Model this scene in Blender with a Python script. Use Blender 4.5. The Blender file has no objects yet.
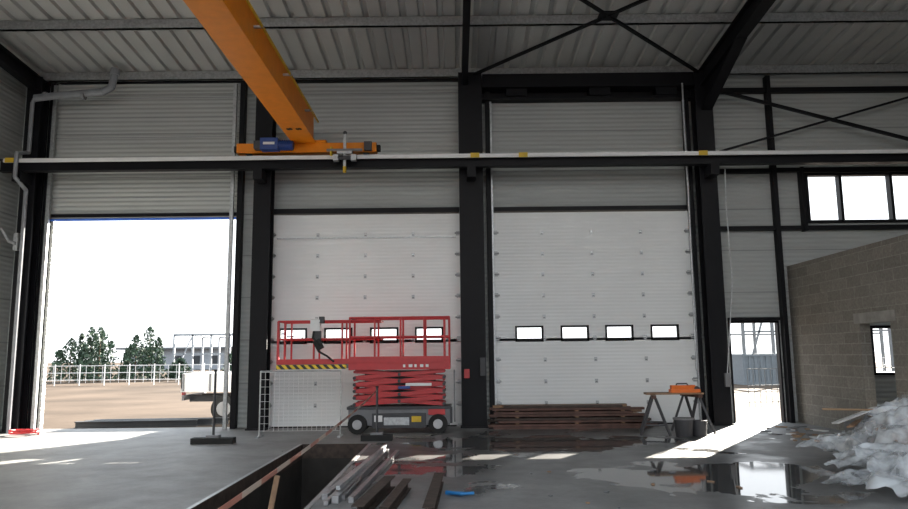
import bpy, math, random
from mathutils import Vector, Matrix, noise
random.seed(7)
S = bpy.context.scene

# ------------------------------------------------------------------ materials
def new_mat(name):
    m = bpy.data.materials.new(name); m.use_nodes = True
    nt = m.node_tree
    return m, nt, nt.nodes["Principled BSDF"]

def mat(name, col, rough=.5, metal=0., var=.12, vscale=6., bump=0., bscale=40., spec=.5, **kw):
    m, nt, p = new_mat(name)
    p.inputs["Roughness"].default_value = rough
    p.inputs["Metallic"].default_value = metal
    p.inputs["Specular IOR Level"].default_value = spec
    tc = nt.nodes.new("ShaderNodeTexCoord")
    n = nt.nodes.new("ShaderNodeTexNoise"); n.inputs["Scale"].default_value = vscale
    n.inputs["Detail"].default_value = 4
    nt.links.new(tc.outputs["Object"], n.inputs["Vector"])
    r = nt.nodes.new("ShaderNodeValToRGB")
    r.color_ramp.elements[0].position = .3; r.color_ramp.elements[1].position = .7
    r.color_ramp.elements[0].color = [c*(1-var) for c in col]+[1]
    r.color_ramp.elements[1].color = [min(1, c*(1+var)) for c in col]+[1]
    nt.links.new(n.outputs["Fac"], r.inputs["Fac"])
    nt.links.new(r.outputs["Color"], p.inputs["Base Color"])
    if bump:
        n2 = nt.nodes.new("ShaderNodeTexNoise"); n2.inputs["Scale"].default_value = bscale
        nt.links.new(tc.outputs["Object"], n2.inputs["Vector"])
        b = nt.nodes.new("ShaderNodeBump"); b.inputs["Strength"].default_value = bump
        b.inputs["Distance"].default_value = .02
        nt.links.new(n2.outputs["Fac"], b.inputs["Height"])
        nt.links.new(b.outputs["Normal"], p.inputs["Normal"])
    return m

def mathn(nt, op, a, b=None, c=None):
    n = nt.nodes.new("ShaderNodeMath"); n.operation = op
    for i, v in enumerate((a, b, c)):
        if v is None: continue
        if isinstance(v, (int, float)): n.inputs[i].default_value = v
        else: nt.links.new(v, n.inputs[i])
    return n.outputs[0]

def ribbed(name, col, period, strength, joint=1.0, rough=.5, dist=.01, jd=.3):
    m, nt, p = new_mat(name)
    p.inputs["Roughness"].default_value = rough
    tc = nt.nodes.new("ShaderNodeTexCoord"); sx = nt.nodes.new("ShaderNodeSeparateXYZ")
    nt.links.new(tc.outputs["Object"], sx.inputs[0]); z = sx.outputs["Z"]
    s = mathn(nt, "SINE", mathn(nt, "MULTIPLY", z, 2*math.pi/period))
    h = s
    n = nt.nodes.new("ShaderNodeTexNoise"); n.inputs["Scale"].default_value = .8
    nt.links.new(tc.outputs["Object"], n.inputs["Vector"])
    k = mathn(nt, "ADD", .92, mathn(nt, "MULTIPLY", n.outputs["Fac"], .16))
    if jd:
        fr = mathn(nt, "FRACT", mathn(nt, "DIVIDE", mathn(nt, "ADD", z, 50*joint), joint))
        j = mathn(nt, "LESS_THAN", fr, .03)
        h = mathn(nt, "SUBTRACT", s, mathn(nt, "MULTIPLY", j, 2.))
        k = mathn(nt, "MULTIPLY", k, mathn(nt, "SUBTRACT", 1., mathn(nt, "MULTIPLY", j, jd)))
    b = nt.nodes.new("ShaderNodeBump"); b.inputs["Strength"].default_value = strength
    b.inputs["Distance"].default_value = dist
    nt.links.new(h, b.inputs["Height"]); nt.links.new(b.outputs["Normal"], p.inputs["Normal"])
    v = nt.nodes.new("ShaderNodeVectorMath"); v.operation = "SCALE"
    v.inputs[0].default_value = col; nt.links.new(k, v.inputs["Scale"])
    nt.links.new(v.outputs[0], p.inputs["Base Color"])
    return m

M = {}
M["wall"] = ribbed("sandwich_panel", (.40, .415, .405), .11, .6, 1.0, .5, .010)
M["door"] = ribbed("sectional_door_panel", (.78, .79, .79), .083, .25, 1., .45, .005, 0)
M["black"] = mat("black_steel_paint", (.006, .006, .008), .5, spec=.18)
M["galv"] = mat("galvanised_steel", (.42, .43, .44), .4, .6, .2, 20)
M["steel"] = mat("raw_steel", (.38, .38, .39), .35, .8, .25, 15)
M["yellow"] = mat("crane_yellow", (.78, .235, .006), .45, 0, .06, spec=.3)
M["yellow2"] = mat("crane_tag_yellow", (.65, .42, .02), .5)
M["blue"] = mat("motor_blue", (.01, .05, .25), .4)
M["red"] = mat("lift_red", (.48, .028, .032), .42, 0, .1)
M["dgrey"] = mat("dark_grey", (.04, .04, .045), .5)
M["mgrey"] = mat("mid_grey", (.17, .17, .18), .5)
M["rubber"] = mat("rubber", (.012, .012, .012), .8)
M["white"] = mat("white_paint", (.75, .75, .75), .4, 0, .04)
M["tyregrey"] = mat("wheel_rim", (.35, .35, .36), .4, .5)
M["orange"] = mat("orange_plastic", (.80, .17, .02), .4)
M["wood"] = mat("weathered_wood", (.28, .17, .10), .75, 0, .3, 9, .3)
M["redwood"] = mat("rusty_profile", (.11, .055, .042), .65, .1, .45, 5, .3)
M["rust"] = mat("rusted_beam", (.06, .042, .034), .7, .2, .4, 9, .3)
M["pvc"] = mat("grey_pvc", (.22, .23, .25), .4)
M["cardb"] = mat("cardboard", (.34, .22, .13), .85)
M["cyan"] = mat("blue_plastic", (.02, .20, .5), .4)
M["bluerub"] = mat("blue_seal", (.05, .18, .75), .5)
M["concrete"] = mat("bare_concrete", (.28, .27, .25), .8, 0, .2, 5, .3)
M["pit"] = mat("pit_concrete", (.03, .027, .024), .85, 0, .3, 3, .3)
M["dirt"] = mat("dirt_ground", (.078, .058, .044), .95, 0, .35, .25, .5, 5, spec=.08)
M["leaf"] = mat("conifer_leaf", (.04, .075, .045), .7, 0, .5, 2)
M["bark"] = mat("bark", (.12, .08, .05), .9)
M["farwhite"] = mat("far_white_cladding", (.28, .30, .33), .6)
M["fargrey"] = mat("far_galvanised", (.12, .13, .14), .6)
M["fardark"] = mat("far_dark_steel", (.03, .034, .04), .6)
M["tank"] = mat("site_box_grey", (.10, .12, .14), .6)
M["roof"] = mat("roof_deck", (.47, .475, .47), .42, .15, .08, .7)

# glass (thin sheet)
m, nt, p = new_mat("window_glass")
tr = nt.nodes.new("ShaderNodeBsdfTransparent"); gl = nt.nodes.new("ShaderNodeBsdfGlossy")
gl.inputs["Roughness"].default_value = .02
fr = nt.nodes.new("ShaderNodeFresnel"); fr.inputs[0].default_value = 1.3
mx = nt.nodes.new("ShaderNodeMixShader")
nt.links.new(fr.outputs[0], mx.inputs[0]); nt.links.new(tr.outputs[0], mx.inputs[1]); nt.links.new(gl.outputs[0], mx.inputs[2])
nt.links.new(mx.outputs[0], nt.nodes["Material Output"].inputs[0]); M["glass"] = m

# plastic film
m, nt, p = new_mat("plastic_film")
p.inputs["Base Color"].default_value = (.62, .65, .68, 1); p.inputs["Roughness"].default_value = .14
tr = nt.nodes.new("ShaderNodeBsdfTransparent"); mx = nt.nodes.new("ShaderNodeMixShader")
tc = nt.nodes.new("ShaderNodeTexCoord"); n = nt.nodes.new("ShaderNodeTexNoise"); n.inputs["Scale"].default_value = 3.5
n.inputs["Detail"].default_value = 5
nt.links.new(tc.outputs["Object"], n.inputs["Vector"])
rr = nt.nodes.new("ShaderNodeMapRange"); rr.inputs[1].default_value = .38; rr.inputs[2].default_value = .62
rr.inputs[3].default_value = .2; rr.inputs[4].default_value = .85
nt.links.new(n.outputs["Fac"], rr.inputs[0]); nt.links.new(rr.outputs[0], mx.inputs[0])
nt.links.new(tr.outputs[0], mx.inputs[1]); nt.links.new(p.outputs[0], mx.inputs[2])
nt.links.new(mx.outputs[0], nt.nodes["Material Output"].inputs[0]); M["film"] = m

def stripes(name, c1, c2, vec, period):
    m, nt, p = new_mat(name); p.inputs["Roughness"].default_value = .5
    tc = nt.nodes.new("ShaderNodeTexCoord"); d = nt.nodes.new("ShaderNodeVectorMath"); d.operation = "DOT_PRODUCT"
    nt.links.new(tc.outputs["Object"], d.inputs[0]); d.inputs[1].default_value = vec
    f = mathn(nt, "FRACT", mathn(nt, "DIVIDE", mathn(nt, "ADD", d.outputs["Value"], 100), period))
    g = mathn(nt, "GREATER_THAN", f, .5)
    mixn = nt.nodes.new("ShaderNodeMix"); mixn.data_type = "RGBA"
    nt.links.new(g, mixn.inputs[0]); mixn.inputs[6].default_value = (*c1, 1); mixn.inputs[7].default_value = (*c2, 1)
    nt.links.new(mixn.outputs[2], p.inputs["Base Color"]); return m
M["hazard"] = stripes("hazard_stripes", (.8, .55, .03), (.02, .02, .02), (1, 0, 1), .16)
M["tape"] = stripes("barrier_tape", (.30, .10, .07), (.38, .30, .25), (0, 1, 0), .9)

# blockwork
m, nt, p = new_mat("concrete_blockwork"); p.inputs["Roughness"].default_value = .9
tc = nt.nodes.new("ShaderNodeTexCoord"); sx = nt.nodes.new("ShaderNodeSeparateXYZ"); cx = nt.nodes.new("ShaderNodeCombineXYZ")
nt.links.new(tc.outputs["Object"], sx.inputs[0])
nt.links.new(mathn(nt, "ADD", sx.outputs["X"], sx.outputs["Y"]), cx.inputs[0]); nt.links.new(sx.outputs["Z"], cx.inputs[1])
br = nt.nodes.new("ShaderNodeTexBrick"); nt.links.new(cx.outputs[0], br.inputs["Vector"])
br.inputs["Scale"].default_value = 1.; br.inputs["Brick Width"].default_value = .52; br.inputs["Row Height"].default_value = .22
br.inputs["Mortar Size"].default_value = .012; br.inputs["Mortar Smooth"].default_value = .3
br.inputs["Color1"].default_value = (.175, .16, .14, 1); br.inputs["Color2"].default_value = (.215, .20, .175, 1)
br.inputs["Mortar"].default_value = (.25, .235, .21, 1)
nz = nt.nodes.new("ShaderNodeTexNoise"); nz.inputs["Scale"].default_value = 25; nt.links.new(tc.outputs["Object"], nz.inputs["Vector"])
mm = nt.nodes.new("ShaderNodeMix"); mm.data_type = "RGBA"; mm.blend_type = "OVERLAY"; mm.inputs[0].default_value = .4
nt.links.new(br.outputs["Color"], mm.inputs[6]); nt.links.new(nz.outputs["Fac"], mm.inputs[7])
nt.links.new(mm.outputs[2], p.inputs["Base Color"])
b = nt.nodes.new("ShaderNodeBump"); b.inputs["Distance"].default_value = .01; b.inputs["Strength"].default_value = .6
nt.links.new(mathn(nt, "SUBTRACT", nz.outputs["Fac"], br.outputs["Fac"]), b.inputs["Height"]); nt.links.new(b.outputs[0], p.inputs["Normal"])
M["block"] = m

# concrete floor with wet areas
m, nt, p = new_mat("wet_concrete_floor")
tc = nt.nodes.new("ShaderNodeTexCoord"); sx = nt.nodes.new("ShaderNodeSeparateXYZ"); nt.links.new(tc.outputs["Object"], sx.inputs[0])
def nse(scale, detail=5, rough=.55, dist=0.):
    n = nt.nodes.new("ShaderNodeTexNoise"); n.inputs["Scale"].default_value = scale; n.inputs["Detail"].default_value = detail
    n.inputs["Roughness"].default_value = rough; n.inputs["Distortion"].default_value = dist
    nt.links.new(tc.outputs["Object"], n.inputs["Vector"]); return n.outputs["Fac"]
X, Y = sx.outputs["X"], sx.outputs["Y"]
def ell(cx_, cy_, rx, ry):
    a = mathn(nt, "POWER", mathn(nt, "DIVIDE", mathn(nt, "SUBTRACT", X, cx_), rx), 2.)
    c = mathn(nt, "POWER", mathn(nt, "DIVIDE", mathn(nt, "SUBTRACT", Y, cy_), ry), 2.)
    return mathn(nt, "SUBTRACT", 1., mathn(nt, "SQRT", mathn(nt, "ADD", a, c)))
def sstep(v, lo, hi):
    r = nt.nodes.new("ShaderNodeMapRange"); r.interpolation_type = "SMOOTHSTEP"
    nt.links.new(v, r.inputs[0]); r.inputs[1].default_value = lo; r.inputs[2].default_value = hi; return r.outputs[0]
reg = mathn(nt, "MAXIMUM", ell(1.6, 13.4, 3.9, 3.2), mathn(nt, "MAXIMUM", ell(3.7, 9.6, 3.0, 2.1), ell(-.5, 11.0, 2.0, 2.5)))
wetv = mathn(nt, "ADD", reg, mathn(nt, "MULTIPLY", mathn(nt, "SUBTRACT", nse(.55, 6, .6, .4), .5), 2.2))
damp = sstep(wetv, .0, .3)
core = mathn(nt, "MAXIMUM", ell(3.7, 10.0, 2.5, 1.5), ell(1.4, 13.6, 2.6, 1.3))
pud = sstep(mathn(nt, "ADD", mathn(nt, "ADD", mathn(nt, "MULTIPLY", reg, .7), mathn(nt, "MULTIPLY", mathn(nt, "MAXIMUM", core, 0.), 1.)), mathn(nt, "MULTIPLY", mathn(nt, "SUBTRACT", nse(.9, 6, .6, .6), .5), 3.6)), .45, .55)
base = nt.nodes.new("ShaderNodeValToRGB"); nt.links.new(nse(.9, 8, .65), base.inputs["Fac"])
base.color_ramp.elements[0].position = .3; base.color_ramp.elements[1].position = .72
base.color_ramp.elements[0].color = (.155, .153, .15, 1); base.color_ramp.elements[1].color = (.29, .287, .285, 1)
fine = mathn(nt, "ADD", .75, mathn(nt, "MULTIPLY", nse(14, 6, .7), .5))
k = mathn(nt, "MULTIPLY", fine, mathn(nt, "SUBTRACT", 1., mathn(nt, "MULTIPLY", damp, .58)))
v = nt.nodes.new("ShaderNodeVectorMath"); v.operation = "SCALE"
nt.links.new(base.outputs[0], v.inputs[0]); nt.links.new(k, v.inputs["Scale"]); nt.links.new(v.outputs[0], p.inputs["Base Color"])
rg = mathn(nt, "SUBTRACT", mathn(nt, "ADD", .42, mathn(nt, "MULTIPLY", nse(2.5), .28)), mathn(nt, "MULTIPLY", damp, .2))
rg = mathn(nt, "MULTIPLY", rg, mathn(nt, "SUBTRACT", 1., mathn(nt, "MULTIPLY", pud, .88)))
nt.links.new(rg, p.inputs["Roughness"])
b = nt.nodes.new("ShaderNodeBump"); b.inputs["Distance"].default_value = .004
nt.links.new(mathn(nt, "MULTIPLY", .5, mathn(nt, "SUBTRACT", 1., pud)), b.inputs["Strength"]); nt.links.new(nse(30), b.inputs["Height"])
nt.links.new(b.outputs[0], p.inputs["Normal"])
M["floor"] = m

# ------------------------------------------------------------------ mesh builder
class B:
    def __init__(s): s.v = []; s.f = []; s.m = []; s.mats = []; s.smooth = set()
    def mi(s, k):
        if k not in s.mats: s.mats.append(k)
        return s.mats.index(k)
    def add(s, vs, fs, k, sm=False):
        o = len(s.v); s.v += [tuple(x) for x in vs]; i = s.mi(k)
        for f in fs:
            if sm: s.smooth.add(len(s.f))
            s.f.append([o+a for a in f]); s.m.append(i)
    FC = [(0, 3, 2, 1), (4, 5, 6, 7), (0, 1, 5, 4), (1, 2, 6, 5), (2, 3, 7, 6), (3, 0, 4, 7)]
    def box(s, x0, x1, y0, y1, z0, z1, k):
        s.add([(x0, y0, z0), (x1, y0, z0), (x1, y1, z0), (x0, y1, z0), (x0, y0, z1), (x1, y0, z1), (x1, y1, z1), (x0, y1, z1)], s.FC, k)
    def obox(s, c, size, k, rz=0, rx=0, ry=0):
        R = Matrix.Rotation(rz, 3, 'Z') @ Matrix.Rotation(ry, 3, 'Y') @ Matrix.Rotation(rx, 3, 'X')
        a, b_, c_ = [q/2 for q in size]
        P = [(-a, -b_, -c_), (a, -b_, -c_), (a, b_, -c_), (-a, b_, -c_), (-a, -b_, c_), (a, -b_, c_), (a, b_, c_), (-a, b_, c_)]
        s.add([Vector(c)+R@Vector(q) for q in P], s.FC, k)
    def frame(s, p0, p1):
        d = (Vector(p1)-Vector(p0)).normalized()
        up = Vector((0, 0, 1)) if abs(d.z) < .95 else Vector((0, 1, 0))
        a = d.cross(up).normalized(); return d, a, a.cross(d).normalized()
    def beam(s, p0, p1, w, h, k):
        d, a, u = s.frame(p0, p1); P = []
        for p in (Vector(p0), Vector(p1)):
            P += [p-a*w/2-u*h/2, p+a*w/2-u*h/2, p+a*w/2+u*h/2, p-a*w/2+u*h/2]
        s.add(P, s.FC, k)
    def ibeam(s, p0, p1, w, h, k, t=.02):
        d, a, u = s.frame(p0, p1); p0 = Vector(p0); p1 = Vector(p1)
        s.beam(p0+u*(h-t)/2, p1+u*(h-t)/2, w, t, k); s.beam(p0-u*(h-t)/2, p1-u*(h-t)/2, w, t, k)
        s.beam(p0, p1, t, h-2*t, k)
    def cyl(s, p0, p1, r, k, n=12, r1=None):
        r1 = r if r1 is None else r1
        d, a, u = s.frame(p0, p1); P = []
        for p, q in ((Vector(p0), r), (Vector(p1), r1)):
            for i in range(n):
                t = 2*math.pi*i/n; P.append(p+(a*math.cos(t)+u*math.sin(t))*q)
        F = [(i, (i+1) % n, n+(i+1) % n, n+i) for i in range(n)]+[tuple(range(n-1, -1, -1)), tuple(range(n, 2*n))]
        s.add(P, F, k)
    def path(s, pts, r, k, n=8):
        for a, b_ in zip(pts[:-1], pts[1:]): s.cyl(a, b_, r, k, n)
        for p in pts[1:-1]: s.ball(p, r, k)
    def ball(s, c, r, k, n=8):
        P = []; F = []
        for i in range(n//2+1):
            ph = math.pi*i/(n//2)
            for j in range(n):
                t = 2*math.pi*j/n; P.append(Vector(c)+Vector((math.sin(ph)*math.cos(t), math.sin(ph)*math.sin(t), math.cos(ph)))*r)
        for i in range(n//2):
            for j in range(n): F.append((i*n+j, (i+1)*n+j, (i+1)*n+(j+1) % n, i*n+(j+1) % n))
        s.add(P, F, k)
    def build(s, name, bevel=0):
        me = bpy.data.meshes.new(name); me.from_pydata(s.v, [], s.f)
        for k in s.mats: me.materials.append(M[k])
        me.polygons.foreach_set("material_index", s.m)
        for i in s.smooth: me.polygons[i].use_smooth = True
        me.update()
        o = bpy.data.objects.new(name, me); S.collection.objects.link(o)
        if bevel:
            bv = o.modifiers.new("bevel", "BEVEL"); bv.width = bevel; bv.segments = 2; bv.limit_method = 'ANGLE'
        return o

WY = 17.0            # inner face of the back wall
XL, XR = -10.5, 12.0 # side walls
YB = -8.0            # open end of the hall behind the viewer
EZ = 8.5; SL = .08
def rz(y): return EZ+SL*(WY-y)

# ------------------------------------------------------------------ floor + pit
PX0, PX1, PY0, PY1 = -2.85, -1.62, 3.0, 13.7
b = B()
b.box(XL-.2, PX0, YB, WY+.25, -.25, 0, "floor"); b.box(PX1, XR+.2, YB, WY+.25, -.25, 0, "floor")
b.box(PX0, PX1, YB, PY0, -.25, 0, "floor"); b.box(PX0, PX1, PY1, WY+.25, -.25, 0, "floor")
b.build("floor")
b = B()
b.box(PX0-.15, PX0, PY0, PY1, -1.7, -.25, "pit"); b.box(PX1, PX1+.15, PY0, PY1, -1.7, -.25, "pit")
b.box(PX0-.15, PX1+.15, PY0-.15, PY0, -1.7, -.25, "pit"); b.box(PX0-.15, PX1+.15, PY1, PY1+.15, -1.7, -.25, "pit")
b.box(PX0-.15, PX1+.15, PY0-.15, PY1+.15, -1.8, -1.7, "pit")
for x in (PX0+.006, PX1-.006): b.box(x-.006, x+.006, PY0, PY1, -.25, .006, "rust")
b.box(PX0-.05, PX0, PY0, PY1, .0, .006, "galv"); b.box(PX1, PX1+.05, PY0, PY1, .0, .006, "galv")
b.box(PX0, PX1, PY1-.012, PY1, -.25, .006, "rust")
b.build("inspection_pit")
b = B(); G = 400
for x0, x1, y0, y1 in ((-G, G, WY+.25, G), (-G, G, -G, YB), (-G, XL-.2, YB, WY+.25), (XR+.2, G, YB, WY+.25)):
    b.add([(x0, y0, -.06), (x1, y0, -.06), (x1, y1, -.06), (x0, y1, -.06)], [(0, 1, 2, 3)], "dirt")
b.build("ground_outside")

# ------------------------------------------------------------------ walls
holes = [(-9.6, -5.2, 0, 4.94), (-4.3, .1, 0, 4.97), (.98, 5.55, 0, 4.97), (6.42, 7.6, 0, 2.34), (8.47, 11.85, 4.65, 5.88), (9.7, 10.7, 1.05, 2.2)]
xs = sorted({XL-.2, XR+.2}|{h[0] for h in holes}|{h[1] for h in holes})
zs = sorted({0, EZ}|{h[2] for h in holes}|{h[3] for h in holes})
b = B()
for i in range(len(xs)-1):
    for j in range(len(zs)-1):
        cx_, cz = (xs[i]+xs[i+1])/2, (zs[j]+zs[j+1])/2
        if any(h[0] < cx_ < h[1] and h[2] < cz < h[3] for h in holes): continue
        b.box(xs[i], xs[i+1], WY, WY+.12, zs[j], zs[j+1], "wall")
b.build("wall_back")
for nm, x0, x1 in (("wall_left", XL-.2, XL), ("wall_right", XR, XR+.2)):
    b = B()
    b.add([(x0, YB, 0), (x1, YB, 0), (x1, WY, 0), (x0, WY, 0), (x0, YB, rz(YB)), (x1, YB, rz(YB)), (x1, WY, EZ), (x0, WY, EZ)], B.FC, "wall")
    b.build(nm)

# roof deck: trapezoidal ribs running up the slope, unseen open bays added further back to brighten the interior
b = B(); prof = []; x = XL-.2
while x < XR+.2:
    prof += [(x, 0), (x+.24, 0), (x+.27, .07), (x+.36, .07)]; x += .39
YS = 5.5
def strip(ya, yb, keep):
    P = []
    for (px_, dz) in prof: P += [(px_, ya, rz(ya)+.02+dz), (px_, yb, rz(yb)+.02+dz)]
    b.add(P, [(2*i, 2*i+1, 2*i+3, 2*i+2) for i in range(len(prof)-1) if keep(i)], "roof")
strip(WY+.2, YS, lambda i: True)
strip(YS, YB, lambda i: (i % 32) < 12)
b.build("ceiling")

y = 16.75
while y > YB:
    b = B(); z = rz(y)
    b.box(XL, XR, y-.03, y+.03, z-.21, z-.0, "galv"); b.box(XL, XR, y-.03, y+.05, z-.21, z-.195, "galv")
    b.build("roof_purlin"); y -= 2.35

COL = [(-9.95, .34), (-4.46, .40), (.42, .56), (5.97, .40), (11.7, .3)]
for cx_, w in COL:
    b = B(); y0, y1 = 16.42, 16.78
    b.box(cx_-w/2, cx_+w/2, y0, y0+.04, 0, EZ-.2, "black"); b.box(cx_-w/2, cx_+w/2, y1-.04, y1, 0, EZ-.2, "black")
    b.box(cx_-.06, cx_+.06, y0+.04, y1-.04, 0, EZ-.2, "black")
    b.box(cx_-w/2-.03, cx_+w/2+.03, y0-.04, y1, 0, .03, "black")
    b.box(cx_-.1, cx_+.1, 15.97, y0, 5.63, 5.88, "black")
    b.build("steel_column")
for cx_, w, h in ((-9.95, .2, .35), (.30, .14, .35), (6.02, .24, .42), (11.7, .2, .35)):
    b = B()
    b.ibeam((cx_, 16.9, rz(16.9)-.22-h/2), (cx_, YB, rz(YB)-.22-h/2), w, h, "black", .03)
    if w > .2:
        zt = rz(16.4)-.22-h
        P = [(cx_-.03, 16.42, zt), (cx_+.03, 16.42, zt), (cx_+.03, 16.42, zt-.6), (cx_-.03, 16.42, zt-.6),
             (cx_-.03, 14.2, rz(14.2)-.22-h), (cx_+.03, 14.2, rz(14.2)-.22-h)]
        b.add(P, [(0, 3, 4), (1, 5, 2), (3, 2, 5, 4), (0, 1, 2, 3)], "black")
        b.beam((cx_, 16.42, zt-.6), (cx_, 14.2, rz(14.2)-.22-h), w, .03, "black")
    b.build("roof_rafter")
b = B()
def rp(x, y, d=.3): return (x, y, rz(y)-d)
for a, c in (((.45, 16.5), (5.95, 11.3)), ((5.95, 16.5), (.45, 11.3)), ((.45, 11.3), (5.95, 6.1)), ((5.95, 11.3), (.45, 6.1))):
    b.beam(rp(*a), rp(*c), .06, .06, "black")
b.obox((3.2, 13.9, rz(13.9)-.3), (.4, .4, .02), "black")
b.build("roof_cross_brace")

def post(x, w=.12, z1=8.3, y0=16.8, k="black", z0=0):
    bb = B(); bb.box(x-w/2, x+w/2, y0, WY, z0, z1, k); return bb.build("door_frame_post", .005)
for x in (-9.72, -5.10, -4.42, .98-.13, 5.67): post(x)
post(7.70, .1, 8.3); post(8.36, .08, 6.0, z0=4.45)
def lintel(x0, x1, z, h=.1, y0=16.86):
    bb = B(); bb.box(x0, x1, y0, WY, z-h/2, z+h/2, "black"); bb.build("wall_girt")
lintel(-9.6, -5.18, 5.0, .08); lintel(-4.3, .15, 5.04, .12, 16.8); lintel(.96, 5.56, 5.04, .1, 16.8)
lintel(-9.6, -5.18, 8.33, .08); lintel(-4.3, .15, 8.33, .08)
lintel(6.2, 7.65, 5.93); lintel(7.75, 12, 5.95, .09); lintel(6.2, 7.65, 4.53); lintel(7.75, 12, 4.53, .1); lintel(6.2, 12, 7.95, .12)
lintel(6.42, 7.6, 2.38, .07)
b = B(); b.box(.72, 5.84, 16.5, 16.98, 7.95, 8.28, "black"); b.box(.72, 5.84, 16.7, 16.98, 7.72, 7.78, "black")
for x in (1.3, 3.3, 4.9): b.box(x, x+.5, 16.6, 16.95, 7.78, 7.95, "black")
b.box(.72, 5.84, 16.9, 16.98, 7.78, 7.95, "black")
b.build("header_beam")
b = B(); b.beam((6.35, 16.6, 7.85), (11.7, 16.6, 6.35), .07, .07, "black"); b.beam((6.35, 16.66, 6.35), (11.7, 16.66, 7.85), .05, .05, "black")
b.build("wall_cross_brace")
b = B(); b.box(XL, XR, 16.88, 16.99, 8.38, 8.5, "galv"); b.build("trim_1")

# ------------------------------------------------------------------ sectional doors
def sect_door(x0, x1, z0, n, win, hs=.497, y0=16.9):
    bb = B(); x0 -= .06; x1 += .06; w = x1-x0
    for i in range(n):
        a, c = z0+i*hs, z0+(i+1)*hs-.007
        if i == win[0]:
            wz0, wz1 = win[1]-.165, win[1]+.165; ww = .62; cxs = win[2]
            bb.box(x0, x1, y0, y0+.05, a-.008, wz0, "door"); bb.box(x0, x1, y0, y0+.05, wz1, c, "door")
            e = [x0]+[q for cc in cxs for q in (cc-ww/2, cc+ww/2)]+[x1]
            for q in range(0, len(e), 2): bb.box(e[q], e[q+1], y0, y0+.05, wz0, wz1, "door")
            for cc in cxs:
                f = .045
                bb.box(cc-ww/2-.02, cc+ww/2+.02, y0-.015, y0+.055, wz1-f+.02, wz1+.02, "black")
                bb.box(cc-ww/2-.02, cc+ww/2+.02, y0-.015, y0+.055, wz0-.02, wz0+f-.02, "black")
                bb.box(cc-ww/2-.02, cc-ww/2+f-.02, y0-.015, y0+.055, wz0, wz1, "black")
                bb.box(cc+ww/2-f+.02, cc+ww/2+.02, y0-.015, y0+.055, wz0, wz1, "black")
                bb.add([(cc-ww/2, y0+.02, wz0), (cc+ww/2, y0+.02, wz0), (cc+ww/2, y0+.02, wz1), (cc-ww/2, y0+.02, wz1)], [(0, 1, 2, 3)], "glass")
        else:
            bb.box(x0, x1, y0, y0+.05, a, c, "door")
        if i and i != win[0]: bb.box(x0, x1, y0+.006, y0+.06, a-.02, a+.012, "door")
        for q in (1, 2, 3):
            if i:
                hx = x0+w*q/4
                bb.box(hx-.035, hx+.035, y0-.012, y0, a-.05, a+.045, "galv"); bb.box(hx-.02, hx+.02, y0-.016, y0-.012, a-.03, a-.01, "dgrey")
        for hx in (x0+.06, x1-.06):
            bb.box(hx-.05, hx+.05, y0-.03, y0, a-.04, a+.06, "galv"); bb.cyl((hx-.08, y0-.04, a+.01), (hx+.08, y0-.04, a+.01), .025, "steel")
    for hx in (x0, x1): bb.box(hx-.025, hx+.025, y0-.1, y0-.035, 0, 7.7, "galv")
    bb.box(x0, x1, y0-.002, y0+.052, z0, z0+.03, "black")
    return bb
# left door: curtain raised above the opening
b = B(); b.box(-9.66, -5.16, 16.9, 16.97, 4.93, 8.28, "wall"); b.box(-9.64, -5.18, 16.89, 16.98, 4.89, 4.93, "bluerub")
for x in (-9.62, -5.26): b.box(x-.04, x+.04, 16.72, 16.79, 0, 8.2, "galv")
for i in range(7): b.box(-9.62, -5.2, 16.893, 16.9, 4.93+i*.497, 4.94+i*.497, "mgrey")
b.build("door_1")
WX2 = [-3.78, -2.72, -1.65, -.60]; WX3 = [1.74, 2.80, 3.84, 4.90]
b = sect_door(-4.3, .1, 0, 10, (4, 2.09, WX2)); b.box(-4.2, .05, 16.86, 16.9, 4.38, 4.41, "galv"); b.build("door_2")
b = sect_door(.98, 5.55, 0, 10, (4, 2.09, WX3)); b.build("door_3")

def window(name, x0, x1, z0, z1, mull):
    bb = B(); f = .07
    bb.box(x0, x1, 16.93, 17.1, z0, z0+f, "black"); bb.box(x0, x1, 16.93, 17.1, z1-f, z1, "black")
    for xx in [x0]+mull+[x1-f]: bb.box(xx, xx+f, 16.93, 17.1, z0+f, z1-f, "black")
    bb.add([(x0, 17.03, z0), (x1, 17.03, z0), (x1, 17.03, z1), (x0, 17.03, z1)], [(0, 1, 2, 3)], "glass")
    return bb.build(name)
window("window_1", 8.47, 11.85, 4.65, 5.88, [9.28, 10.5, 11.1]); window("window_2", 9.7, 10.7, 1.05, 2.2, [])
b = B()
b.box(6.42, 6.45, 16.95, 17.11, 0, 2.34, "black"); b.box(7.56, 7.6, 16.95, 17.11, 0, 2.34, "black"); b.box(6.42, 7.6, 16.95, 17.11, 2.29, 2.34, "black")
b.build("door_4")

# ------------------------------------------------------------------ blockwork room
b = B(); x0, x1 = 7.9, 8.1; H = 3.62
b.box(x0, x1, 14.12, WY-.01, 0, H-.2, "block"); b.box(x0, x1, 9.0, 13.12, 0, H-.2, "block"); b.box(x0, x1, 13.12, 14.12, 2.34, H-.2, "block")
b.box(x0-.01, x1+.01, 12.95, 14.3, 2.14, 2.34, "concrete")
b.box(x0, x1, 9.0, WY-.01, H-.2, H, "block")
b.box(x1, XR, 9.0, 9.2, 0, H, "block")
b.build("wall_blockwork")

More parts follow.
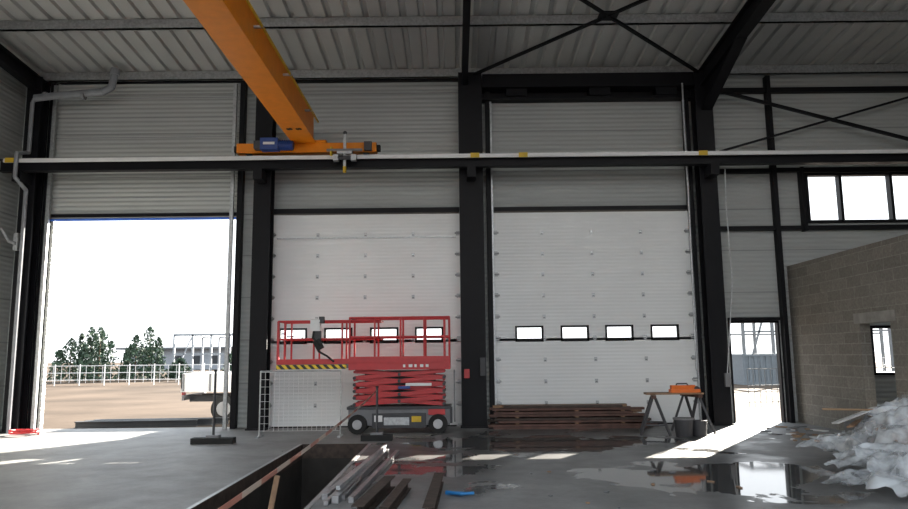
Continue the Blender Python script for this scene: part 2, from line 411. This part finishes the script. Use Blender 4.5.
# ------------------------------------------------------------------ crane
b = B(); b.ibeam((XL+.1, 16.1, 6.02), (XR-.1, 16.1, 6.02), .2, .28, "black", .025)
b.box(XL+.1, XR-.1, 16.07, 16.13, 6.16, 6.2, "steel")
b.box(XL+.25, XR-.1, 15.93, 15.985, 6.07, 6.15, "white")
for x in (-10.1, .5, 1.6, 5.7): b.box(x-.1, x+.1, 15.91, 15.93, 6.06, 6.17, "yellow2")
b.build("crane_runway_beam")
b = B(); b.ibeam((XL+.1, -6.5, 6.0), (XR-.1, -6.5, 6.0), .22, .32, "black", .025); b.box(XL+.1, XR-.1, -6.53, -6.47, 6.16, 6.2, "steel")
for x in (-9.95, .4, 6.05, 11.7): b.box(x-.12, x+.12, -6.62, -6.38, 0, 5.84, "black")
b.build("crane_runway_beam")

b = B(); gx = -3.4
b.box(gx-.2, gx+.2, -6.6, 16.0, 6.48, 7.1, "yellow")
b.box(gx-.27, gx+.27, -6.6, 16.0, 6.45, 6.475, "yellow"); b.box(gx-.24, gx+.24, -6.6, 16.0, 7.1, 7.125, "yellow")
for yy in (16.1, -6.5):
    b.box(-4.95, -1.75, yy-.13, yy+.13, 6.24, 6.46, "yellow")
    b.box(gx-.5, gx+.5, yy-.16, yy+.16, 6.46, 6.52, "yellow")
    for x in (-4.7, -2.0): b.cyl((x, yy-.05, 6.30), (x, yy+.05, 6.30), .1, "dgrey", 16)
    b.box(-5.03, -4.95, yy-.06, yy+.06, 6.28, 6.42, "rubber"); b.box(-1.75, -1.67, yy-.06, yy+.06, 6.28, 6.42, "rubber")
b.box(-4.35, -3.95, 15.72, 15.96, 6.25, 6.52, "blue"); b.cyl((-3.95, 15.84, 6.37), (-3.62, 15.84, 6.37), .11, "blue", 16)
for i in range(6): b.cyl((-3.92+.05*i, 15.84, 6.37), (-3.905+.05*i, 15.84, 6.37), .125, "blue", 16)
b.box(-4.5, -4.35, 15.74, 15.95, 6.28, 6.46, "dgrey"); b.box(-4.28, -4.02, 15.712, 15.72, 6.36, 6.42, "white")
b.box(-2.02, -1.85, 15.85, 15.96, 6.25, 6.45, "dgrey")
b.box(gx-.3, gx-.1, 15.9, 16.02, 6.52, 6.7, "yellow2")
b.beam((gx+.34, -6, 6.9), (gx+.34, 15.8, 6.9), .03, .04, "yellow2")
for yy in range(-5, 16, 2): b.box(gx+.2, gx+.36, yy, yy+.04, 6.88, 6.92, "steel")
for px_ in (-.1, .1): b.obox((gx+px_, 14.9, 6.444), (.07, .14, .006), "black", .7); b.obox((gx+px_, 14.9, 6.443), (.14, .05, .006), "black", .7)
b.build("overhead_crane", .006)
b = B()
b.box(-2.62, -2.28, 15.75, 15.9, 6.14, 6.22, "galv"); b.box(-2.48, -2.42, 15.8, 15.86, 5.85, 6.62, "galv")
b.cyl((-2.6, 15.78, 6.05), (-2.3, 15.78, 6.05), .05, "dgrey"); b.box(-2.7, -2.58, 15.74, 15.88, 5.98, 6.12, "galv"); b.box(-2.3, -2.18, 15.74, 15.88, 5.98, 6.12, "galv")
b.box(-2.85, -2.05, 15.74, 15.8, 6.2, 6.25, "mgrey"); b.cyl((-2.75, 15.78, 6.1), (-2.75, 15.78, 6.3), .03, "yellow2")
b.cyl((-2.45, 15.83, 5.86), (-2.45, 15.83, 5.72), .04, "yellow2"); b.ball((-2.45, 15.83, 6.64), .05, "dgrey")
b.build("current_collector")

# grey drain pipe
b = B()
b.path([(-9.85, 16.3, 7.72), (-9.3, 16.3, 7.78), (-8.25, 16.3, 7.86), (-8.05, 16.3, 7.98), (-7.98, 16.3, 8.42)], .085, "pvc", 12)
for x in (-9.6, -8.7): b.cyl((x-.03, 16.3, 7.77), (x+.03, 16.3, 7.77), .1, "pvc", 12)
b.cyl((-8.0, 16.3, 8.28), (-7.98, 16.3, 8.42), .11, "pvc", 12)
b.path([(-9.85, 16.3, 7.72), (-9.9, 16.3, 7.6), (-9.9, 16.3, 6.4), (-9.9, 15.85, 6.25), (-9.9, 15.85, 5.7), (-9.9, 16.3, 5.5), (-9.9, 16.3, 0)], .045, "pvc", 10)
b.build("drain_pipe")
b = B(); b.path([(5.5, 16.5, 8.0), (5.5, 16.5, 5.0), (5.48, 16.55, 1.2)], .022, "galv"); b.build("cable_conduit")
b = B(); b.path([(6.35, 16.38, 5.9), (6.32, 16.38, 5.0), (6.35, 16.38, 3.2), (6.1, 16.38, 1.1)], .014, "galv"); b.box(6.04, 6.16, 16.34, 16.41, .85, 1.15, "mgrey"); b.build("wall_cable")
b = B(); b.box(.56, .68, 16.3, 16.41, 1.15, 1.55, "dgrey"); b.box(.2, .32, 16.32, 16.41, 1.1, 1.3, "red"); b.build("door_control_box")
b = B(); b.box(-10.12, -10.02, 16.32, 16.41, 4.1, 4.5, "galv"); b.path([(-10.4, 16.3, 4.6), (-10.2, 16.3, 4.3), (-10.05, 16.3, 4.25)], .04, "galv"); b.build("motor_bracket")

# ------------------------------------------------------------------ scissor lift
b = B(); yf, yb = 15.35, 16.15; bx0, bx1 = -2.25, -.12
b.box(bx0, bx1, yf+.05, yb-.05, .17, .5, "mgrey"); b.box(bx0-.03, bx1+.03, yf+.02, yb-.02, .5, .56, "dgrey")
b.box(bx0+.5, bx1-.5, yf, yf+.06, .12, .42, "dgrey"); b.box(bx0+.75, bx1-.85, yf-.01, yf+.02, .18, .34, "galv")
b.box(bx1-.45, bx1-.1, yf+.01, yf+.06, .38, .5, "red"); b.box(bx0+.55, bx0+.72, yf-.012, yf, .25, .38, "white"); b.box(bx1-.8, bx1-.6, yf-.012, yf, .24, .36, "yellow2")
for x in (bx0+.2, bx1-.25):
    for yy in (yf+.02, yb-.02):
        s = -1 if yy < 15.7 else 1
        b.cyl((x, yy-.07, .2), (x, yy+.07, .2), .2, "rubber", 20); b.cyl((x, yy+s*.07, .2), (x, yy+s*.085, .2), .1, "tyregrey", 16)
b.box(bx1, bx1+.05, yf+.1, yb-.1, .2, .5, "dgrey")
for z in (.3, .55, .8, 1.05): b.cyl((bx1+.1, yf+.2, z), (bx1+.1, yb-.2, z), .015, "mgrey")
for yy in (yf+.2, yb-.2): b.beam((bx1+.1, yy, .22), (bx1+.1, yy, 1.3), .03, .03, "mgrey")
for yy in (yf+.1, yb-.1):
    n = 5; z = .60; h = .138
    for i in range(n):
        b.beam((bx0+.12, yy, z), (bx1-.12, yy, z+h), .04, .08, "red"); b.beam((bx0+.12, yy+.045, z+h), (bx1-.12, yy+.045, z), .04, .08, "red")
        for px_ in (bx0+.12, (bx0+bx1)/2, bx1-.12):
            zc = z+h/2 if abs(px_-(bx0+bx1)/2) < .1 else z
            b.cyl((px_, yy-.05, zc), (px_, yy+.09, zc), .035, "dgrey")
        z += h
for i in range(5): b.cyl((bx0+.12, yf+.1, .6+.17*i), (bx0+.12, yb-.1, .6+.17*i), .03, "red"); b.cyl((bx1-.12, yf+.1, .6+.17*i), (bx1-.12, yb-.1, .6+.17*i), .03, "red")
b.box(bx0+.3, bx1-.3, 15.72, 15.78, .62, 1.30, "dgrey")
b.cyl((-1.9, 15.6, .65), (-.6, 15.6, 1.15), .05, "dgrey"); b.box(-1.05, -.5, yf+.02, yf+.05, .98, 1.04, "white"); b.box(-1.2, -.95, yf+.01, yf+.05, .92, .98, "blue")
b.box(bx0, bx1+.02, yf, yb, 1.32, 1.47, "red"); b.box(-3.78, bx0+.05, yf+.05, yb-.05, 1.36, 1.45, "mgrey")
b.box(-3.78, bx0-.05, yf+.03, yf+.05, 1.35, 1.44, "hazard")
for i, ww in enumerate((.05, .08, .05, .07, .06)): b.box(-1.1+i*.12, -1.1+i*.12+ww, yf-.008, yf, 1.37, 1.43, "white")
b.box(bx0, bx1, yf-.0, yf+.02, 1.47, 1.60, "red"); b.box(-3.78, bx0, yf+.04, yf+.06, 1.45, 1.56, "red")
def rails(x0, x1, y0, y1, zt, posts):
    for yy in (y0, y1):
        for z in (zt, (zt+1.5)/2+.05): b.cyl((x0, yy, z), (x1, yy, z), .022, "red")
        for px_ in posts: b.cyl((px_, yy, 1.45), (px_, yy, zt), .022, "red")
    for xx in (x0, x1):
        for z in (zt, (zt+1.5)/2+.05): b.cyl((xx, y0, z), (xx, y1, z), .022, "red")
rails(bx0+.02, bx1, yf+.02, yb-.02, 2.42, (bx0+.02, bx0+.55, -1.15, -.65, bx1))
rails(-3.76, -1.6, yf+.08, yb-.08, 2.36, (-3.76, -3.62, -3.0, -2.4))
b.beam((-3.76, yf+.08, 2.36), (-3.76, yf+.08, 1.45), .05, .05, "red")
b.beam((bx1-.1, yf+.02, 2.4), (bx1-.1, yf+.02, 1.5), .05, .05, "red")
b.obox((-2.95, yf+.0, 2.28), (.2, .16, .24), "white", 0, .2); b.obox((-2.82, yf-.02, 2.38), (.1, .14, .14), "dgrey"); b.box(-3.0, -2.84, yf, yf+.08, 1.95, 2.15, "dgrey")
b.path([(-2.98, yf-.02, 2.2), (-3.0, yf-.05, 2.0), (-2.85, yf-.06, 1.85), (-2.88, yf-.03, 1.72), (-2.7, yf-.02, 1.62), (-2.55, yf, 1.5)], .022, "rubber")
b.obox((-2.88, yf-.04, 1.86), (.16, .06, .22), "rubber", 0, 0, -.5)
b.build("scissor_lift", .004)

# ------------------------------------------------------------------ barrier posts, mesh, tape
def bpost(x, y, h, hw=.4):
    bb = B(); bb.box(x-hw, x+hw, y-.11, y+.11, 0, .11, "rubber"); bb.box(x-.12, x+.12, y-.08, y+.08, .11, .16, "mgrey"); bb.cyl((x, y, .1), (x, y, h), .024, "dgrey"); bb.cyl((x, y, h), (x, y, h+.03), .03, "rubber")
    bb.build("barrier_post", .006)
bpost(-4.6, 14.0, 1.35); bpost(-1.52, 14.2, 1.0, .3); bpost(-1.08, 2.4, 1.0, .3)
b = B(); N = 30
def tp(t): return Vector((-1.52+.44*t, 14.17-11.74*t, .95-.05*t-.25*t*(1-t)))
for i in range(N): b.beam(tp(i/N), tp((i+1)/N), .004, .032, "tape")
b.build("barrier_tape")
b = B(); x0, x1, y = -4.0, -2.35, 15.0
for i in range(18): xx = x0+(x1-x0)*i/17; b.cyl((xx, y, .12), (xx, y, 1.3), .004, "white", 5)
for i in range(9): z = .12+1.18*i/8; b.cyl((x0, y, z), (x1, y, z), .004, "white", 5)
b.path([(x0, y, .03), (x0, y, 1.32), (x1, y, 1.32), (x1, y, .03)], .014, "galv")
for xx in (x0, x1): b.box(xx-.03, xx+.03, y-.2, y+.2, 0, .03, "galv")
b.build("mesh_barrier_panel")

# ------------------------------------------------------------------ steel stock on floor
b = B(); zz = 0
for r in range(8):
    yy = 16.02
    for c in range(3):
        l = random.uniform(-.12, .25); e = random.uniform(-.35, .1)
        b.box(.82+l, 4.45+e-.07*r, yy, yy+.14, zz, zz+.05, random.choice(["redwood", "redwood", "rust", "wood"])); yy += .165
    zz += .055
    if r in (1, 3, 5):
        for x in (1.3, 2.6, 3.6): b.box(x, x+.08, 16.0, 16.5, zz, zz+.022, "wood")
        zz += .022
b.build("timber_stack", .003)
b = B()
for i, (dx, w) in enumerate(((0, .07), (.1, .05), (.17, .08), (.27, .05), (.34, .06))):
    j = random.uniform(-.12, .12)
    b.beam((-1.52+dx+j*.3, 8.1+abs(j)*3, w/2+.002), (-1.36+dx+j, 12.4-abs(j)*2, w/2+.002), w, w, "steel")
b.beam((-1.35, 8.5, .12), (-1.18, 12.6, .1), .05, .05, "galv")
b.build("steel_profile_bundle", .004)
def ib(p0, p1, w, h, k="rust"):
    bb = B(); bb.ibeam(p0, p1, w, h, k, .012); bb.build("steel_beam")
ib((-.98, 7.4, .07), (-.82, 9.2, .07), .13, .14); ib((-.72, 7.4, .06), (-.60, 9.1, .06), .1, .12); ib((-.28, 7.4, .06), (-.22, 9.5, .06), .12, .12)
b = B(); b.path([(-.12, 8.7, .03), (.05, 8.55, .03), (.2, 8.6, .03)], .018, "cyan"); b.obox((-.02, 8.66, .022), (.22, .04, .035), "cyan", -.3); b.build("strap_tensioner")
b = B(); b.beam((-2.15, 8.3, -.55), (-2.02, 8.4, .28), .06, .03, "wood"); b.beam((-2.15, 8.3, -1.69), (-2.15, 8.3, -.5), .06, .03, "wood"); b.build("timber_stake")

b = B()
for i in range(3): b.ibeam((-9.3+.1*i, 18.0+.28*i, .02), (-6.4+.3*i, 18.2+.28*i, .02), .16, .16, "fardark", .02)
b.build("steel_beams_outside")

# ------------------------------------------------------------------ trestles, saw, bucket
def trestle(x, y, w, yaw, nm="sawhorse"):
    bb = B()
    for s in (-1, 1):
        for t in (-1, 1):
            bb.beam((s*w/2*1.1, t*.28, 0), (s*w/2*.85, t*.03, .72), .045, .045, "dgrey")
        bb.beam((s*w/2*1.02, -.2, .2), (s*w/2*1.02, .2, .2), .03, .03, "dgrey")
    bb.beam((-w/2*1.15, 0, .745), (w/2*1.15, 0, .745), .09, .06, "redwood")
    o = bb.build(nm, .003); o.location = (x, y, 0); o.rotation_euler = (0, 0, yaw)
trestle(4.02, 14.9, .7, math.pi/2*.85); trestle(4.85, 15.1, .7, math.pi/2*1.1)
b = B(); b.box(3.85, 5.0, 14.75, 15.0, .778, .81, "wood"); b.box(3.9, 4.95, 15.05, 15.2, .778, .81, "redwood"); b.build("work_plank", .003)
b = B(); b.box(4.35, 4.95, 14.78, 14.95, .812, .88, "orange"); b.obox((4.62, 14.88, .92), (.5, .1, .08), "orange", .1); b.cyl((4.9, 14.85, .88), (4.9, 15.0, .88), .06, "dgrey"); b.path([(4.45, 14.86, .9), (4.5, 14.86, .99), (4.7, 14.86, .99), (4.75, 14.86, .9)], .015, "dgrey"); b.build("circular_saw", .006)
b = B(); b.cyl((4.42, 14.3, 0), (4.42, 14.3, .34), .15, "dgrey", 20, .19)
b.cyl((4.42, 14.3, .33), (4.42, 14.3, .36), .2, "mgrey", 20); b.cyl((4.75, 14.4, 0), (4.75, 14.4, .3), .13, "dgrey", 20, .16); b.build("bucket")

# ------------------------------------------------------------------ debris pile: boards, boxes and crumpled film
D = B()
def film(c, w, l, h, seed, rot=0, tx=0, ty=0, n=44):
    P = []; F = []; R = Matrix.Rotation(rot, 3, 'Z') @ Matrix.Rotation(tx, 3, 'X') @ Matrix.Rotation(ty, 3, 'Y')
    for i in range(n+1):
        for j in range(n+1):
            u, v_ = i/n*2-1, j/n*2-1
            wob = 1+.35*noise.noise(Vector((u*1.6, v_*1.6, seed)))
            x = u*w/2*wob; y = v_*l/2*wob
            env = max(0, 1-(u*u+v_*v_)*.55)
            q = Vector((x*1.7+.5*noise.noise(Vector((x*2, y*2, seed))), y*1.7, seed))
            r1 = 1-2.4*abs(noise.noise(q)); r2 = 1-2.4*abs(noise.noise(q*2.4+Vector((4, 1, 0)))); r3 = 1-2.4*abs(noise.noise(q*6))
            z = h*(env*.35+.5*r1*env+.16*r2+.05*r3)
            x += .14*noise.noise(q*2+Vector((9, 9, 9))); y += .14*noise.noise(q*2+Vector((2, 7, 5)))
            p = R @ Vector((x, y, z))+Vector(c)
            p.z = max(.006+.01*r2*r2, p.z); P.append(p)
    for i in range(n):
        for j in range(n): a = i*(n+1)+j; F.append((a, a+n+1, a+n+2, a+1))
    D.add(P, F, "film", True)
film((6.2, 10.9, .12), 1.2, 1.5, .34, 1.3, .3, .1, -.15)
film((6.8, 11.6, .3), 1.2, 1.4, .38, 5.1, -.2, -.1, -.3)
film((5.75, 9.9, .05), 1.0, 1.2, .28, 8.8, .8)
film((5.1, 8.6, .03), 1.0, 1.0, .26, 14.8, .2)
film((5.5, 8.7, .15), 1.2, 1.2, .36, 21.3, 1.2, .1, -.2)
film((6.2, 9.7, .35), 1.1, 1.3, .38, 27.9, .5, 0, -.35)
film((6.5, 10.4, .55), 1.0, 1.1, .34, 41.2, .9, 0, -.4)
film((7.2, 11.5, .55), 1.0, 1.3, .36, 33.1, .1, 0, -.35)
film((6.9, 12.8, .05), .9, .9, .2, 11.8, .1)
rb = random.Random(5)
for i in range(14):
    a = rb.uniform(-.9, .9); L = rb.uniform(.45, .9)
    c = Vector((rb.uniform(6.2, 7.2), rb.uniform(9.9, 11.9), rb.uniform(.3, .72)))
    D.obox(c, (L, rb.uniform(.08, .2), .025), rb.choice(["wood", "cardb", "wood", "white", "redwood"]), a, rb.uniform(-.3, .3), rb.uniform(-.5, .0))
for i in range(6):
    D.obox((6.7+.12*i, 12.0-.45*i, .26), (.5, .45, .42), rb.choice(["cardb", "mgrey", "cardb"]), i*.5, .1, -.15)
D.obox((6.15, 10.0, .50), (.5, .3, .02), "cardb", .4, .35, -.45)
D.build("debris_pile")
b = B()
for i in range(40):
    x, y = random.uniform(6.1, 7.5), random.uniform(12.9, 15.9)
    b.obox((x, y, .012), (random.uniform(.05, .28), random.uniform(.04, .16), .02), random.choice(["white", "mgrey", "cardb", "wood"]), random.uniform(0, 3))
for i in range(12):
    x, y = random.uniform(.8, 3.4), random.uniform(7.8, 10.5)
    b.obox((x, y, .008), (random.uniform(.03, .12), random.uniform(.02, .05), .012), random.choice(["wood", "mgrey", "mgrey"]), random.uniform(0, 3))
b.build("scattered_scraps")
b = B(); b.path([(-9.3+.3*math.cos(t*.5), 15.9+.25*math.sin(t*.5), .025+.004*t) for t in range(26)], .022, "red"); b.build("coiled_hose")

# ------------------------------------------------------------------ outside things
def truck():
    bb = B(); x0 = -7.25; y0, y1 = 19.3, 21.2; x1 = -1.6
    bb.box(x0+.1, x1-.2, y0+.4, y0+.55, .45, .62, "dgrey"); bb.box(x0+.1, x1-.2, y1-.55, y1-.4, .45, .62, "dgrey")
    bb.box(x0, x1-1.9, y0, y1, .72, .82, "white")
    for yy in (y0, y1-.04): bb.box(x0, x1-1.9, yy, yy+.04, .82, 1.2, "white")
    bb.box(x0, x0+.04, y0, y1, .82, 1.2, "white"); bb.box(x1-1.95, x1-1.9, y0, y1, .82, 1.9, "white")
    for i in range(6): xx = x0+.05+i*.7; bb.box(xx, xx+.05, y0-.02, y0, .75, 1.2, "mgrey")
    bb.box(x0, x0+.06, y0+.1, y1-.1, .5, .64, "mgrey"); bb.box(x0-.02, x0, y0+.15, y0+.4, .62, .72, "red")
    xa, xb = x1-1.8, x1
    P = [(xa, .5), (xb, .5), (xb+.05, 1.1), (xb-.15, 1.3), (xb-.6, 2.0), (xa, 2.05)]
    n = len(P); V = [(p[0], y0+.05, p[1]) for p in P]+[(p[0], y1-.05, p[1]) for p in P]
    bb.add(V, [tuple(range(n)), tuple(range(2*n-1, n-1, -1))]+[(i, n+i, n+(i+1) % n, (i+1) % n) for i in range(n)], "white")
    bb.box(xa+.2, xb-.65, y0+.03, y0+.05, 1.3, 1.85, "dgrey")
    for x in (x0+1.15, x1-.8):
        for yy, s in ((y0+.12, -1), (y1-.12, 1)):
            bb.cyl((x, yy-.12, .28), (x, yy+.12, .28), .34, "rubber", 24); bb.cyl((x, yy+s*.12, .28), (x, yy+s*.13, .28), .19, "tyregrey", 18)
    bb.build("flatbed_truck", .01)
truck()
def conifer(x, y, h, r, seed, name="conifer_tree"):
    rnd = random.Random(seed); bb = B(); bb.cyl((x, y, -.06), (x, y, h*.8), .08, "bark", 8, .03)
    tops = [(0, 0, h, r)]+[(rnd.uniform(-1, 1)*r*.8, rnd.uniform(-.8, .8)*r*.7, h*rnd.uniform(.6, .9), r*.6) for _ in range(3)]
    for i in range(1500):
        ox, oy, hh, rr_ = tops[0] if i % 3 == 0 else tops[1+(i//2) % 3]
        t = rnd.random(); z = .05+t*(hh-.05); rad = rr_*(1-t)**.6*rnd.uniform(.2, 1.15)+.03
        a = rnd.uniform(0, 6.283); c = Vector((x+ox+rad*math.cos(a), y+oy+rad*math.sin(a), z)); q = rnd.uniform(.08, .18)
        d1 = Vector((rnd.uniform(-1, 1), rnd.uniform(-1, 1), rnd.uniform(-.3, 1.5))).normalized()*q
        d2 = d1.cross(Vector((rnd.uniform(-1, 1), rnd.uniform(-1, 1), rnd.uniform(-1, 1)))).normalized()*q*.5
        bb.add([c-d1, c+d2, c+d1, c-d2], [(0, 1, 2, 3)], "leaf")
    bb.build(name)
for i, (x, h, r) in enumerate(((-32.4, 3.5, 1.1), (-29.6, 3.2, 1.2), (-28.6, 4.1, 1.0), (-26.9, 4.0, 1.3), (-24.6, 3.4, 1.0), (-24.0, 4.1, 1.1), (-34.5, 2.6, 1.4), (-17, 2.2, 1.0), (-21.5, 1.6, 1.0))):
    conifer(x, 55+(i % 3), h, r, i+3)
b = B()
for i in range(60):
    x = -45+i*1.6; b.cyl((x, 47, -.06), (x, 47, 1.3), .04, "white", 6)
for z in (.3, .75, 1.2): b.beam((-45, 47, z), (50, 47, z), .03, .04, "white")
for i in range(180): x = -45+i*.53; b.cyl((x, 47, .1), (x, 47, 1.2), .014, "white", 4)
b.build("boundary_fence")
def frame_shed(x0, x1, y, h, nb, k, name="steel_frame_building"):
    bb = B()
    for i in range(nb+1):
        x = x0+(x1-x0)*i/nb
        for yy in (y, y+7): bb.beam((x, yy, -.06), (x, yy, h), .16, .16, k)
        bb.beam((x, y, h), (x, y+7, h), .16, .2, k)
    for yy in (y, y+7): bb.beam((x0, yy, h), (x1, yy, h), .16, .2, k); bb.beam((x0, yy, h*.55), (x1, yy, h*.55), .1, .1, k)
    bb.beam((x0, y, 0), (x0+(x1-x0)/nb, y, h), .1, .1, k)
    bb.build(name)
frame_shed(-24, -14.5, 62, 3.6, 6, "farwhite"); frame_shed(17.5, 30, 44, 5.2, 7, "fargrey")
b = B(); b.box(-50, -20, 110, 118, -.06, 3.0, "farwhite"); b.box(-51, -19, 109, 119, 3, 3.3, "fargrey")
for i in range(10): b.box(-48+i*2.8, -47+i*2.8, 109.9, 110, .8, 2, "fardark")
b.build("distant_warehouse")
def cont(x0, x1, y0, y1, h, k):
    bb = B(); bb.box(x0, x1, y0, y1, 0, h, k); n = int((x1-x0)/.3)
    for i in range(n): bb.box(x0+i*.3, x0+i*.3+.14, y0-.04, y0, .1, h-.1, k)
    bb.box(x0-.03, x1+.03, y0-.06, y1+.03, -.06, .1, k); bb.box(x0-.03, x1+.03, y0-.06, y1+.03, h-.1, h+.03, k); bb.build("site_container")
cont(15.0, 21, 38, 40.4, 1.5, "tank")
b = B()
for i in range(30): x = 9+.18*i; b.cyl((x, 22.5, -.06), (x, 22.5, 1.1), .01, "fardark", 4)
for z in (.1, .6, 1.1): b.beam((9, 22.5, z), (14.3, 22.5, z), .025, .025, "fardark")
b.build("mesh_fence_outside")

# ------------------------------------------------------------------ light + camera
w = bpy.data.worlds.new("World"); S.world = w; w.use_nodes = True; nt = w.node_tree
bg = nt.nodes["Background"]; tc = nt.nodes.new("ShaderNodeTexCoord"); sx = nt.nodes.new("ShaderNodeSeparateXYZ")
nt.links.new(tc.outputs["Generated"], sx.inputs[0])
cr = nt.nodes.new("ShaderNodeValToRGB"); nt.links.new(sx.outputs["Z"], cr.inputs[0])
cr.color_ramp.elements[0].position = 0; cr.color_ramp.elements[0].color = (.96, .98, 1, 1)
cr.color_ramp.elements[1].position = .7; cr.color_ramp.elements[1].color = (.76, .88, 1, 1)
nt.links.new(cr.outputs[0], bg.inputs["Color"]); bg.inputs["Strength"].default_value = 2.0
sun = bpy.data.lights.new("sun", "SUN"); sun.energy = 42; sun.angle = .01; sun.color = (1, .93, .82)
so = bpy.data.objects.new("sun", sun); S.collection.objects.link(so)
so.rotation_euler = Vector((-1.6, -2.44, -1)).to_track_quat('-Z', 'Y').to_euler(); so.location = (20, 40, 20)

cam = bpy.data.cameras.new("camera"); co = bpy.data.objects.new("camera", cam); S.collection.objects.link(co)
cam.sensor_width = 36; cam.lens = 28.55; cam.clip_end = 1000
co.matrix_world = Matrix.Translation((0, 0, 1.6)) @ Matrix.Rotation(math.radians(98), 4, 'X') @ Matrix.Rotation(math.radians(-.6), 4, 'Z')
S.camera = co
S.view_settings.view_transform = 'Standard'
S.view_settings.exposure = .22
